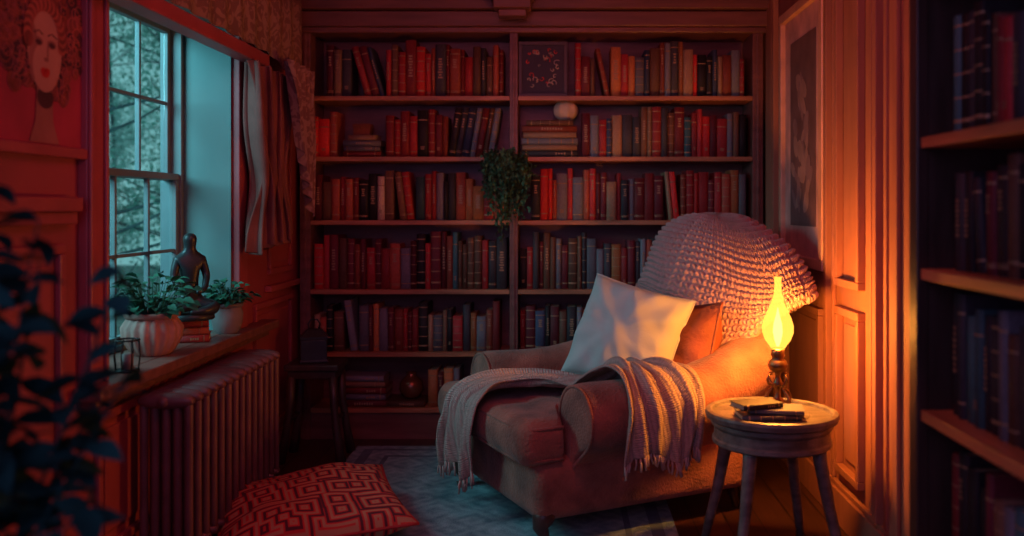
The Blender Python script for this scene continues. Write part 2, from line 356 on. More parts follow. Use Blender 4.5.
WARM=['dark red']*5+['crimson']*4+['brick red']*4+['brown']*5+['tan']*2+['navy blue']*2+['teal']*1+['charcoal']*6+['slate grey']*4+['burnt orange']*3+['cream']*1+['maroon']*6+['bright red']*2+['black']*4
REDS=['dark red']*3+['crimson']*5+['bright red']*4+['brick red']*4+['maroon']*3+['burnt orange']*2+['tan']*3+['charcoal']*4+['slate grey']*2
DARK=['black']*3+['charcoal']*4+['teal']*2+['slate grey']*4+['brown']*3+['maroon']*3+['dark red']*2+['crimson']*1
def book(M,wd,dp,ht,cn,group,where,extra='',k0=1):
    o=bpy.data.objects.new('book',BM[R.randrange(6)]); link(o)
    o.matrix_world=M@S(wd,dp,ht)
    c=PAL[cn]; k=(.55+.75*R.random())*k0; o.color=(c[0]*k,c[1]*k,c[2]*k,1)
    tag(o,('%s hardback book %s%s'%(cn,extra,where)),'book',group); return o
def row(x0,x1,y,z,hmin,hmax,pal,group,where,leans=(),wmin=.020,wmax=.056,base=Matrix.Identity(4),dmax=.19,jit=.018,k0=1):
    x=x0; leans=list(leans); drift=R.random()*6
    while True:
        if leans and x>=leans[0][0]:
            _,cnt,ang=leans.pop(0); a=math.radians(abs(ang)); h=R.uniform(hmin,hmax); 
            ws=[R.uniform(wmin,wmax*.8) for _ in range(cnt)]
            if ang>0:
                for wd in ws:
                    book(base@T(x+wd/2*math.cos(a)+.0,y,z+.001)@T(-wd/2*math.cos(a),0,0)@T(0,0,wd*math.sin(a))@Ry(a)@T(wd/2,0,0),wd,dmax-.01,h,R.choice(pal),group,where,'leaning ',k0)
                    x+=wd/math.cos(a)+.0015
                x+=h*math.sin(a)+.003
            else:
                x+=h*math.sin(a)+.002
                for wd in ws:
                    book(base@T(x,y,z+.001)@Ry(-a)@T(wd/2,0,0),wd,dmax-.01,h,R.choice(pal),group,where,'leaning ',k0)
                    x+=wd/math.cos(a)+.0015
                x+=.004
            continue
        wd=R.uniform(wmin,wmax)
        if x+wd>x1: break
        f=.5+.5*math.sin(drift+x*9); ht=hmin+(hmax-hmin)*min(1,max(0,.40*f+.85*R.random()-.12)); dp=R.uniform(dmax-.04,dmax)
        book(base@T(x+wd/2,y+R.uniform(0,jit),z+.0005),wd,dp,ht,R.choice(pal),group,where,'',k0)
        x+=wd+.0012
def flat(x,y,z,sizes,pal,group,where,rot=0):
    zz=z
    for (L,D,H) in sizes:
        M=T(x,y,zz+H/2+.0008)@Rz(rot+R.uniform(-.04,.04))@T(-L/2,0,0)@Ry(pi/2)
        book(M,H,D,L,R.choice(pal),group,where,'flat '); zz+=H+.001
    return zz

bc=empty('bookcase',(-.13,4.74,0)); tag(bc,'built-in dark red wooden bookcase covering the back wall','bookcase')
def P(mb):
    for i,v in enumerate(mb.v): mb.v[i]=v-Vector((-.13,4.74,0))
    return mb
w=MB(); w.bx(-1.37,-1.315,4.74,5.02,0,2.25); w.bx(-.265,-.222,4.74,5.02,.16,2.25); w.bx(1.015,1.07,4.74,5.02,0,2.25); w.bx(-1.315,1.015,5.0,5.02,.0,2.25)
w.bx(-1.315,-.265,4.74,5.0,2.14,2.25); w.bx(-.222,1.015,4.74,5.0,2.14,2.25)
w.bx(-1.35,-1.335,4.73,4.74,.1,2.2); w.bx(-.25,-.237,4.732,4.74,.17,2.14);w.bx(1.035,1.05,4.73,4.74,.1,2.2)
P(w).obj('carcass',[M_case],parent=bc,bevel=.003)
w=MB(); w.bx(-1.315,1.015,4.755,4.99,0,.14); P(w).obj('plinth',M_case,parent=bc)
w=MB(); w.bx(-1.39,1.09,4.70,4.74,2.17,2.25); w.bx(-1.39,1.09,4.72,4.74,2.14,2.17); P(w).obj('cornice',M_case,parent=bc,bevel=.006)
ZS=[1.81,1.49,1.155,.79,.46,.165]
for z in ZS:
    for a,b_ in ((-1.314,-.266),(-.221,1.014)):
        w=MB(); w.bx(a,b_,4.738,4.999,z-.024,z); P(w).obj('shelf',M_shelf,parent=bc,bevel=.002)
yb=4.765
LB,RB=(-1.305,-.275),(-.212,1.005)
G=lambda s:'books on the %s of the back bookcase'%s
wh='on a bookcase shelf'
row(-1.24,LB[1]-.01,yb,1.81,.21,.30,WARM,G('top shelf'),wh,leans=[(-1.15,3,-16)])
row(LB[0],-1.155,yb,1.49,.20,.25,REDS,G('second shelf'),wh)
row(-.925,LB[1]-.01,yb,1.49,.20,.265,WARM,G('second shelf'),wh,leans=[(-.62,7,9)])
row(LB[0],LB[1],yb,1.155,.18,.27,WARM,G('third shelf'),wh,leans=[(-.9,2,-7)])
row(LB[0],LB[1],yb,.79,.21,.305,WARM+['maroon']*5,G('fourth shelf'),wh)
row(LB[0],-.3,yb,.46,.18,.275,WARM+['slate grey']*5,G('fifth shelf'),wh,leans=[(-1.2,1,-8)])
row(-.70,-.50,yb,.165,.17,.225,WARM,G('bottom shelf'),wh)
row(-.46,-.30,yb,.165,.17,.225,DARK,G('bottom shelf'),wh)
row(.08,RB[1],yb,1.81,.20,.295,WARM,G('top shelf'),wh,leans=[(.17,1,-12)])
row(.115,RB[1],yb,1.49,.19,.265,WARM+REDS,G('second shelf'),wh)
row(RB[0]+.06,RB[1],yb,1.155,.19,.275,REDS,G('third shelf'),wh,leans=[(.5,2,-6)])
row(RB[0],.80,yb,.79,.20,.30,WARM,G('fourth shelf'),wh)
row(RB[0],.32,yb,.46,.18,.26,WARM+DARK,G('fifth shelf'),wh)
zt=flat(-1.05,yb,1.49,[(.20,.17,.03),(.19,.16,.026),(.20,.16,.03),(.15,.15,.028)],['slate grey','dark red','charcoal','tan'],G('second shelf'),'stacked on a bookcase shelf')
w=MB(); w.bx(-.045,.045,-.04,.04,0,.045,0); w.bx(-.048,.048,-.043,.043,.045,.062,0); w.sphere((0,-.046,.04),.006,0)
tag(w.obj('trinket_box',M_leath,loc=(-1.06,yb+.08,zt+.001),bevel=.003),'small red box on top of the stacked books','box')
zg=flat(-.055,yb,1.49,[(.30,.18,.034),(.29,.17,.03),(.30,.18,.034),(.28,.17,.03),(.29,.18,.034),(.25,.16,.028)],['brown','tan','charcoal','brick red','slate grey'],G('second shelf'),'stacked under the ornament')
flat(-1.05,yb,.165,[(.26,.18,.035),(.25,.18,.03),(.26,.18,.035),(.24,.17,.03),(.23,.17,.03)],WARM,G('bottom shelf'),'stacked on the bottom shelf')
flat(-.82,yb,.165,[(.20,.18,.03)],DARK,G('bottom shelf'),'beneath the round vase')
w=MB(); secs=[]
for j in range(17):
    b_=-pi/2+pi*j/16; 
    secs.append([( (.066*max(math.cos(b_),.03)*(1+.05*math.cos(9*2*pi*i/36)))*math.cos(2*pi*i/36),(.066*max(math.cos(b_),.03)*(1+.05*math.cos(9*2*pi*i/36)))*math.sin(2*pi*i/36),.056*math.sin(b_)) for i in range(36)])
w.loft(secs); e=tag(w.obj('shell_ornament',M_cream,loc=(.03,yb+.09,zg+.058)),'round cream ribbed ornament on a book stack','ornament')
w=MB(); w.lathe([(.025,0),(.05,.015),(.066,.05),(.06,.09),(.035,.115),(.025,.125),(.03,.14),(.022,.14),(.018,.12)],28)
tag(w.obj('round_vase',mat('bronze_glaze',(.22,.08,.04),.25,metal=.5),loc=(-.80,yb+.08,.197)),'small round bronze vase on the bottom shelf','vase')
e=empty('framed_print',(-.09,yb+.02,1.811)); tag(e,'black framed print with pale scrollwork on the top shelf','picture')
w=MB(); w.bx(-.13,.13,0,.02,0,.02); w.bx(-.13,.13,0,.02,.275,.295); w.bx(-.13,-.11,0,.02,.02,.275); w.bx(.11,.13,0,.02,.02,.275); w.obj('picture_frame',M_dwood,parent=e,bevel=.002)
w=MB(); w.bx(-.11,.11,.008,.016,.02,.275,0)
rr=random.Random(5)
for k in range(30):
    cx,cz=rr.uniform(-.08,.08),rr.uniform(.05,.25); r0=rr.uniform(.008,.022); a0=rr.random()*6
    w.tube([(cx+r0*(1-t/9)*math.cos(a0+t*.7),.007,cz+r0*(1-t/9)*math.sin(a0+t*.7)) for t in range(8)],.0022,4,1 if k%3 else 2)
w.obj('print',[mat('print_black',(.015,.012,.02),.5),mat('print_pale',(.6,.45,.42),.6),mat('print_red',(.8,.06,.05),.6)],parent=e)
# ---------------------------------------------------------------- right bookcase
FX=.85; BY0,BY1=1.2,2.13
rc=empty('bookcase',(FX,1.67,0)); tag(rc,'dark wooden bookcase standing close by the panelled wall','bookcase')
def PR(mb):
    for i,v in enumerate(mb.v): mb.v[i]=v-Vector((FX,1.67,0))
    return mb
w=MB(); w.bx(FX,XR-.005,BY1,BY1+.03,0,ZC-.01); w.bx(FX-.008,FX+.02,BY1-.006,BY1+.042,0,ZC-.01); w.bx(FX,XR-.005,BY0-.03,BY0,0,ZC-.01); w.bx(XR-.015,XR-.005,BY0,BY1,0,ZC-.01)
PR(w).obj('carcass',M_dwood,parent=rc,bevel=.003)
M_shelf2=mat('orange_lit_shelf_wood',(.60,.20,.08),.35,var=.3,vs=6,bump=.05,stretch=(6,.5,6))  # orange light on the shelf edges put into the wood colour
ZR=[.08,.41,.744,1.077,1.386,1.75]
for z in ZR:
    w=MB(); w.bx(FX+.001,XR-.016,BY0,BY1-.007,z-.026,z); PR(w).obj('shelf',M_shelf2,parent=rc,bevel=.002)
def rbase(yend): return T(FX+.050,yend,0)@Rz(-pi/2)
for z,st,hm in ((.41,.02,(.2,.26)),(.744,.02,(.22,.28)),(1.077,.05,(.19,.26)),(1.386,.03,(.2,.28))):
    row(0,.80-st,0,z,hm[0],hm[1],DARK,'books in the dark side bookcase','in the dark wooden side bookcase',wmin=.024,wmax=.048,base=rbase(2.11-st),leans=[(.05,1,-7)] if z==1.077 else (),dmax=.17,jit=.010,k0=.95)

# ---------------------------------------------------------------- rug
w=MB()
N=60;M_=80; x0,x1,y0,y1=-1.03,.44,2.3,4.58
vs=[];fs=[]
for j in range(M_+1):
    for i in range(N+1):
        x=x0+(x1-x0)*i/N; y=y0+(y1-y0)*j/M_; vs.append((x,y,.009+.002*noise.noise(Vector((x*5,y*5,0)))))
for j in range(M_):
    for i in range(N): a=j*(N+1)+i; fs.append((a,a+1,a+N+2,a+N+1))
w.add(vs,fs,0,None,True); w.bx(x0,x1,y0,y1,.0005,.004,0)
rug=w.obj('rug',[M_rug,mat('rug_border',(.11,.19,.24),.95)])
for p in rug.data.polygons:
    c=p.center; d=min(c.x-x0,x1-c.x,c.y-y0,y1-c.y)
    if .05<d<.09 or .17<d<.20: p.material_index=1
tag(rug,'faded blue-grey patterned wool rug under the armchair','rug')

# ---------------------------------------------------------------- pillow maker
def pillow_mesh(a,b_,Tk,n=36,seed=0,pinch=.07,wr=1.0,crease=1.0):
    w=MB(); uv=[]
    for side in (1,-1):
        vs=[];fs=[]
        for j in range(n+1):
            for i in range(n+1):
                u=-1+2*i/n; v=-1+2*j/n
                t=max((1-u*u)*(1-v*v),0)**.42*Tk*.5
                x=u*a*(1-pinch*(1-v*v)); y=v*b_*(1-pinch*(1-u*u))
                cr0=abs(u*v)**.7
                k=(noise.noise(Vector((u*1.4+seed,v*1.4,side)))*.026+noise.noise(Vector((u*3+v*2+seed,v*2-u,side+5)))*.012*crease+cr0*.012*crease*math.sin(10*math.atan2(abs(v),abs(u))+seed+u*2))*min(1,t/(Tk*.25))*wr
                vs.append((x,y,side*(t+k if t>0 else 0))); uv.append(((u+1)/2,(v+1)/2))
        for j in range(n):
            for i in range(n):
                q=j*(n+1)+i; f=(q,q+1,q+n+2,q+n+1); fs.append(f if side>0 else tuple(reversed(f)))
        w.add(vs,fs,0,None,True)
    rim=[]
    m=16
    def pt(u,v): return (u*a*(1-pinch*(1-v*v)),v*b_*(1-pinch*(1-u*u)),0)
    for k in range(m): rim.append(pt(-1+2*k/m,-1))
    for k in range(m): rim.append(pt(1,-1+2*k/m))
    for k in range(m): rim.append(pt(1-2*k/m,1))
    for k in range(m+1): rim.append(pt(-1,1-2*k/m))
    return w,uv,rim

e=empty('floor_cushion',(-.935,3.35,.10),(math.radians(6),math.radians(-3),math.radians(24))); tag(e,'red floor cushion with a dark maze pattern on the rug','cushion')
w,uv,rim=pillow_mesh(.34,.285,.20,44,3,.07,1,.5)
w.obj('cushion_cover',M_maze,parent=e,uv=uv)
w=MB(); w.tube(rim,.006,6); w.obj('piping',mat('red_piping',(.5,.03,.03),.8),parent=e)

# ---------------------------------------------------------------- armchair
TH=math.radians(-63)
CH=Vector((.166,3.774,0))
ac=empty('armchair',(CH.x,CH.y,.0),(0,0,TH)); tag(ac,'deep rust-brown upholstered armchair with rolled arms and turned legs','armchair')
def rrect(x0,x1,z0,z1,r,k=5):
    pts=[]
    for cx,cz,a0 in ((x1-r,z0+r,-pi/2),(x1-r,z1-r,0),(x0+r,z1-r,pi/2),(x0+r,z0+r,pi)):
        for i in range(k+1):
            a=a0+pi/2*i/k; pts.append((cx+r*math.cos(a),cz+r*math.sin(a)))
    return pts
def softbox(w,x0,x1,y0,y1,z0,z1,r,bulge=.0,mi=0,puff=0):
    secs=[]; N=24
    for j in range(N+1):
        t=j/N; y=y0+(y1-y0)*(.5-.5*math.cos(pi*t))
        e_=min(y-y0,y1-y); ins=0
        if e_<r: ins=r-math.sqrt(max(r*r-(r-e_)**2,0))
        q=[]
        zt=z1+bulge*math.sin(pi*t)
        for (x,z) in rrect(x0+ins,x1-ins,z0+ins,zt-ins,max(r-ins*.6,.008)):
            nz_=noise.noise(Vector((x*4,y*4,z*4+3)))*.010
            q.append((x*(1+nz_*1.5),y+nz_,z))
        secs.append(q)
    w.loft(secs,mi)
w=MB(); softbox(w,-.44,.44,-.50,.46,.105,.325,.045); w.obj('base',M_uph,parent=ac)
w=MB(); secs=[]; N=56; SZ=.466
for j in range(N+1):
    t=j/N; y=-.57+.89*(.5-.5*math.cos(pi*t)); hw=.455 if y<-.37 else .305
    if -.40<y<-.34: hw=.455-.15*(y+.40)/.06
    e_=min(y+.57,.32-y); r=.062; ins=0
    if e_<r: ins=r-math.sqrt(max(r*r-(r-e_)**2,0))
    q=[]
    for x,z in rrect(-hw+ins,hw-ins,.305+ins,SZ-ins,max(.060-ins*.75,.012),8):
        nz_=noise.noise(Vector((x*4,y*4,.3)))*.008
        wz=max(0,min(1,(z-.385)/.07))
        q.append((x*(1+nz_),y,z+wz*(.024*(1-(x/.46)**2)*math.sin(pi*t)**.5+nz_)))
    secs.append(q)
w.loft(secs); w.obj('seat_cushion',M_uph,parent=ac)
w=MB()
for zz in (.330,.442):
    pts=[]
    for k in range(33):
        a=pi+pi*k/32; cx_,sx_=math.cos(a),math.sin(a)
        pts.append((.446*math.copysign(abs(cx_)**.22,cx_),-.40-.158*abs(sx_)**.30,zz))
    w.tube(pts,.0065,6)
w.obj('piping',M_uph,parent=ac)
# rolled arms, rising toward the back
AZ=.462
for sg in (1,-1):
    w=MB(); secs=[]
    RR=.130 if sg>0 else .118; CX=.456 if sg>0 else .44; Z0=AZ
    ys=[-.362,-.360,-.352,-.332,-.29,-.2,-.1,0,.1,.2,.3,.4,.46,.49]; ss=[.70,.86,.95,1,1.01,1,.985,.98,.985,.99,1,1,.97,.85]
    for y,s in zip(ys,ss):
        q=[]; tt=max(0,(y+.05))/.5; zc=Z0+.15*tt*tt*(1.4-.4*tt)
        for (x,z) in [(.335,.11),(.335,.28),(.336,.34)]: q.append((.39+(x-.39)*min(s,1),y,z))
        for k in range(25):
            a=math.radians(212-k*256/24); q.append((CX+RR*s*math.cos(a)*1.02,y,zc+RR*s*math.sin(a)))
        for (x,z) in [(.432,.33),(.424,.26),(.42,.11)]: q.append((.39+(x-.39)*min(s,1),y,z))
        qq=[]
        for p in q:
            nz_=noise.noise(Vector((p[0]*4+sg,y*4,p[2]*4)))*.009
            qq.append((sg*(p[0]+nz_),p[1],p[2]+nz_))
        if sg<0: qq=qq[::-1]
        secs.append(qq)
    w.loft(secs); w.obj('armrest',M_uph,parent=ac,subs=1)
    w=MB(); pts=[(sg*.342,-.356,.14),(sg*.340,-.356,.30)]
    for k in range(29):
        a=math.radians(214-k*262/28); pts.append((sg*(CX+RR*.93*math.cos(a)*1.02),-.356,Z0+RR*.93*math.sin(a)))
    pts+=[(sg*.422,-.356,.28),(sg*.416,-.356,.14)]
    w.tube(pts,.0065,6); w.obj('piping',M_uph,parent=ac)
def tilt(y,z): return y+(z-.45)*.30
w=MB(); secs=[]
for z,hx,hy in [(.17,.42,.08),(.3,.43,.10),(.5,.44,.11),(.7,.44,.115),(.85,.41,.115),(.97,.36,.11),(1.03,.30,.10),(1.07,.22,.08),(1.09,.12,.045)]:
    q=[]
    for i in range(32):
        a=2*pi*i/32; c,s_=math.cos(a),math.sin(a)
        q.append((.02+hx*math.copysign(abs(c)**.55,c),tilt(.42,z)+hy*math.copysign(abs(s_)**.6,s_),z))
    secs.append(q)
w.loft(secs); w.obj('backrest',M_uph,parent=ac,subs=1)
w,uv,rim=pillow_mesh(.255,.205,.21,36,8,.05)
o=w.obj('back_cushion',M_leath,parent=ac); o.matrix_local=T(.205,.235,.620)@Rx(math.radians(72))@Rz(.14)
w=MB(); w.tube(rim,.006,6); o2=w.obj('piping',M_leath,parent=ac); o2.matrix_local=T(.205,.235,.620)@Rx(math.radians(72))@Rz(.14)
for x,y in ((-.40,-.44),(.40,-.44),(-.36,.40),(.36,.40)):
    w=MB()
    if y<0:
        w.tube([(x,y,.14),(x,y-.02,.11),(x,y-.028,.08),(x,y-.012,.045),(x,y-.02,.02),(x,y-.035,.0125)],[.038,.040,.028,.018,.020,.024],12)
    else: w.tube([(x,y,.14),(x,y+.03,.0125)],[.024,.016],10)
    w.obj('leg',M_dwood,parent=ac)

def orient(n_,up):
    z=Vector(n_).normalized(); y=(Vector(up)-z*Vector(up).dot(z)).normalized(); x=y.cross(z)
    return Matrix((x,y,z)).transposed().to_4x4()
e=empty('throw_pillow'); e.matrix_world=T(.272,3.63,.70)@orient((-.38,-.85,.36),(0.05,.1,1))@Rz(math.radians(-13))
tag(e,'pale linen square pillow leaning in the armchair','pillow')
w,uv,rim=pillow_mesh(.222,.216,.25,48,1,.065,1.0,1.0); w.obj('pillow_cover',M_pill,parent=e)
w=MB(); w.tube(rim,.0045,6); w.obj('piping',M_pill,parent=e)

# chunky knit blanket over the back
hb=empty('knit_blanket',(CH.x,CH.y,0),(0,0,TH)); tag(hb,'chunky pink knitted blanket draped over the armchair back','blanket')
LOW=[(-180,.86),(-150,.82),(-120,.77),(-90,.74),(-62,.70),(-42,.72),(-25,.79),(-5,.86),(20,.89),(60,.80),(120,.70),(180,.86)]
def lowz(al):
    d=math.degrees(al); 
    while d>180: d-=360
    for (a0,z0),(a1,z1) in zip(LOW,LOW[1:]):
        if a0<=d<=a1:
            t=(d-a0)/(a1-a0); t=t*t*(3-2*t); return z0+(z1-z0)*t
    return .84
def hoodP(u,v):
    al=2*pi*u; c,s_=math.cos(al),math.sin(al)
    ax=.60 if c>0 else .42
    by=.18
    low=lowz(al); z0=max(.85,low+.03); top=1.185; 
    if v<.25:
        q=1-v/.25
        z=low+(z0-low)*v/.25; k=1+.03*q*math.sin(7*al)+.02*math.sin(5*al+2)
        if c>.2: k+=.05*math.sin(pi*q)*c-.08*q*q*c
    else:
        be=(v-.25)/.75*pi/2; z=z0+(top-z0)*math.sin(be)**1.0; k=max(math.cos(be),0)**.78
        k*=1+.02*math.sin(5*al+2)*math.cos(be)
    ex=.85
    x=ax*k*math.copysign(abs(c)**ex,c); y=by*k**.9*math.copysign(abs(s_)**ex,s_)
    fold=.016*math.sin(9*x+8*z+.6)*min(1,k*1.5)
    zz=z-.14*max(0,x-.02)*max(0,min(1,(z-.80)/.2))
    x-= .05*max(0,min(1,(z-.95)/.2))
    return Vector((x,tilt(.42,z)+y-fold*(1 if s_<0 else .3),zz+.014*math.sin(3*al+1)*k+noise.noise(Vector((x*3,y*3,z*3)))*.03))
NU,NV=780,230; KC,KR=68,24
w=MB(); vs=[];fs=[]
for j in range(NV+1):
    v=j/NV*.995
    for i in range(NU):
        u=i/NU; p=hoodP(u,v); du=hoodP((u+.002)%1,v)-p; dv=hoodP(u,min(v+.004,.999))-p
        nrm=du.cross(dv); 
        if nrm.length>1e-10: nrm.normalize()
        else: nrm=Vector((0,0,1))
        fc=(u*KC)%1; rr_=v*KR+.45*abs(2*fc-1)
        hgt=abs(math.sin(pi*rr_))**.7*(.15+.85*abs(math.sin(2*pi*fc))**.6)
        fade=1 if v<.88 else (1-v)/.12
        vs.append(p+nrm*(.004+.021*hgt*fade))
for j in range(NV):
    for i in range(NU):
        k=(i+1)%NU; fs.append((j*NU+i,j*NU+k,(j+1)*NU+k,(j+1)*NU+i))
fs.append(tuple(NV*NU+i for i in range(NU)))
w.add(vs,fs,0,None,True); w.obj('knitted_cloth',M_hood,parent=hb)
w=MB(); pts=[hoodP(i/96,0)+Vector((0,0,-.004)) for i in range(97)]; w.tube(pts,.022,8); w.obj('knitted_hem',M_hood,parent=hb)

# throw over seat and arm
tb=empty('throw_blanket',(CH.x,CH.y,0),(0,0,TH)); tag(tb,'pale woven fringed throw draped across the seat and armrest','blanket')
ctrl=[((-.07,-.60,.20),(-1,0,0)),((-.065,-.608,.30),(-1,0,0)),((-.055,-.606,.39),(-1,0,0)),((-.05,-.580,.474),(-1,.05,0)),((-.03,-.48,.516),(-.93,.36,0)),((.01,-.36,.526),(-.75,.66,0)),
 ((.09,-.25,.528),(-.5,.86,0)),((.18,-.17,.530),(-.25,.97,0)),((.25,-.125,.545),(-.05,1,0)),((.31,-.11,.580),(0,1,0)),((.37,-.10,.614),(0,1,0)),((.455,-.09,.628),(0,1,0)),((.54,-.085,.602),(0,1,0)),((.602,-.08,.52),(0,1,0)),((.612,-.075,.43),(0,1,0)),((.604,-.07,.34),(0,1,0))]
def cr_(P0,P1,P2,P3,t):
    return .5*((2*P1)+(-P0+P2)*t+(2*P0-5*P1+4*P2-P3)*t*t+(-P0+3*P1-3*P2+P3)*t**3)
cp=[(Vector(a),Vector(b_)) for a,b_ in ctrl]; path=[]
for i in range(len(cp)-1):
    for k in range(12):
        t=k/12; g=[cp[max(i-1,0)],cp[i],cp[i+1],cp[min(i+2,len(cp)-1)]]
        path.append((cr_(*[q[0] for q in g],t),cr_(*[q[1] for q in g],t).normalized()))
path.append(cp[-1]); n1=len(path); NW=84; vs=[];fs=[];uv=[]
for j,(p,wd) in enumerate(path):
    tg=(path[min(j+1,n1-1)][0]-path[max(j-1,0)][0]).normalized()
    nr=wd.cross(tg)*-1
    tt=j/(n1-1); hw=.148+.015*math.sin(tt*9)
    for i in range(NW+1):
        s_=-1+2*i/NW
        f=.017*math.sin(s_*8+3.0*math.sin(tt*6)+.5)+.011*math.sin(s_*17+tt*13)+.016*noise.noise(Vector((s_*3,tt*9,0)))
        q=p+wd*(hw*s_+.020*math.sin(tt*14+s_*3))+nr*(max(f,-.012)+.012)+tg*(.025*math.sin(s_*5+1))
        vs.append(q); uv.append((i/NW,tt*2.6))
for j in range(n1-1):
    for i in range(NW): a=j*(NW+1)+i; fs.append((a,a+1,a+NW+2,a+NW+1))
w=MB(); w.add(vs,fs,0,None,True); w.obj('woven_cloth',M_throw,parent=tb,uv=uv,solid=.008)
rr=random.Random(2)
for base in (0,(n1-1)*(NW+1)):
    w=MB()
    for i in range(0,NW+1,2):
        p=Vector(vs[base+i]); L=.035+.02*rr.random(); q=p+Vector((rr.gauss(0,.006),rr.gauss(0,.006),-L))
        w.tube([p,p.lerp(q,.5)+Vector((rr.gauss(0,.003),rr.gauss(0,.003),0)),q],[.004,.0035,.004],5)
    w.obj('fringe',M_throw,parent=tb)

# ---------------------------------------------------------------- side table
tx,ty,tz=.728,3.10,.522; K=1.12
st=empty('side_table',(tx,ty,0)); tag(st,'round weathered dark wooden side table with splayed legs','table')
def kp(prof): return [(r_*K,tz+(z_)*K) for r_,z_ in prof]
w=MB(); w.lathe(kp([(.0005,-.028),(.185,-.028),(.198,-.02),(.202,-.006),(.198,.002),(.186,.004),(.180,.001),(.177,-.008),(.120,-.008),(.118,-.010),(.114,-.010),(.112,-.008),(.0005,-.008)]),64,sm=False); w.obj('table_top',M_twood,parent=st,bevel=.001)
w=MB(); w.lathe(kp([(.17,-.10),(.180,-.094),(.180,-.082),(.174,-.078),(.174,-.05),(.183,-.04),(.183,-.0285)]),64,sm=False)
w.obj('apron',M_twood,parent=st,bevel=.002)
for a in (45,135,225,315):
    a=math.radians(a+8); c,s_=math.cos(a),math.sin(a)
    w=MB(); w.tube([(c*.165,s_*.165,tz-.08),(c*.174,s_*.174,tz-.15),(c*.205,s_*.205,.22),(c*.235,s_*.235,.11),(c*.262,s_*.262,.001)],[.026,.023,.019,.017,.014],10); w.obj('leg',M_twood,parent=st)
tt_=tz-.008*K
zz=tt_+.0008
for k,(L,D,H,cn,rz,dx,dy) in enumerate([(.20,.125,.018,'charcoal',.05,-.025,-.105),(.18,.115,.016,'slate grey',-.18,-.01,-.095),(.15,.095,.018,'black',.36,-.05,-.09)]):
    M=T(tx+dx,ty+dy-.02,zz+H/2)@Rz(rz)@T(-L/2,0,0)@Ry(pi/2)
    book(M,H,D,L,cn,'small books on the side table','on the round side table','flat '); zz+=H+.001
# lamp
lx,ly=.778,3.215
lp=empty('oil_lamp',(lx,ly,tt_+.0012)); lp.scale=(1.15,1.15,1.15); tag(lp,'glowing oil lamp with ornate brass foot and glass chimney','lamp')
w=MB(); w.lathe([(.050,0),(.052,.005),(.044,.010),(.022,.015),(.010,.028),(.008,.05),(.014,.06),(.018,.068),(.012,.078),(.008,.09),(.010,.102),(.026,.112),(.031,.126),(.026,.140),(.016,.148),(.022,.156),(.020,.165),(.021,.176)],36)
for k in range(4):
    a=k*2*pi/4+.5; c,s_=math.cos(a),math.sin(a)
    w.tube([(c*.044,s_*.044,.010),(c*.052,s_*.052,.022),(c*.044,s_*.044,.040),(c*.024,s_*.024,.052),(c*.022,s_*.022,.066),(c*.036,s_*.036,.072),(c*.042,s_*.042,.084),(c*.036,s_*.036,.098),(c*.022,s_*.022,.10)],[.005,.006,.004,.003,.003,.004,.004,.003,.0025],8)
w.obj('lamp_base',M_metal,parent=lp)
w=MB(); w.lathe([(.021,.178),(.026,.186),(.039,.204),(.048,.228),(.048,.248),(.041,.272),(.029,.298),(.019,.322),(.0125,.350),(.010,.380),(.012,.400)],36,cap=False)
w.obj('glass_chimney',emis('glowing_glass',(1,.39,.045),2.9,.45),parent=lp)
w=MB(); w.lathe([(.004,.184),(.010,.202),(.015,.228),(.013,.255),(.006,.280),(.001,.305)],18)
w.obj('flame',emis('flame',(1,.58,.15),4.5),parent=lp)
pl=bpy.data.lights.new('lamp_light','POINT'); pl.energy=92; pl.color=(1,.31,.038); pl.shadow_soft_size=.045
po=bpy.data.objects.new('lamp_light',pl); link(po); po.location=(lx,ly,tt_+.285)

# ---------------------------------------------------------------- picture on right wall
e=empty('wall_picture',(XR,4.03,.96)); tag(e,'tall framed botanical print on the panelled wall','picture')
w=MB(); W2=.36;H2=1.19
w.bx(-.035,-.002,-W2,W2,0,.045); w.bx(-.035,-.002,-W2,W2,H2-.045,H2); w.bx(-.035,-.002,-W2,-W2+.045,.045,H2-.045); w.bx(-.035,-.002,W2-.045,W2,.045,H2-.045)
w.obj('picture_frame',mat('gilt_frame',(.66,.36,.24),.4,metal=.1,var=.2),parent=e,bevel=.005)
w=MB(); w.bx(-.012,-.004,-W2+.045,W2-.045,.045,H2-.045,0); w.bx(-.014,-.012,-.21,.21,.18,H2-.16,1)
rr=random.Random(4)
def flatdisc(mb,x,cy,cz,ry,rz_,mi,rot,n=14):
    vs=[(x,cy,cz)]
    for i in range(n):
        a=2*pi*i/n; dy,dz=ry*math.cos(a),rz_*math.sin(a); vs.append((x,cy+dy*math.cos(rot)-dz*math.sin(rot),cz+dy*math.sin(rot)+dz*math.cos(rot)))
    mb.add(vs,[(0,1+i,1+(i+1)%n) for i in range(n)],mi)
for k in range(46):
    t=rr.random(); flatdisc(w,-.0142-.00005*k,max(-.16,min(.16,rr.gauss(0,.07)*(1.3-t))),.27+.58*t,.018+.02*rr.random(),.04+.03*rr.random(),2+k%2,rr.uniform(-1,1))
w.obj('print',[mat('mount_card',(.62,.34,.30),.6),mat('print_paper',(.17,.09,.09),.6),mat('print_ink',(.36,.20,.17),.6),mat('print_leafage',(.27,.15,.15),.6)],parent=e)

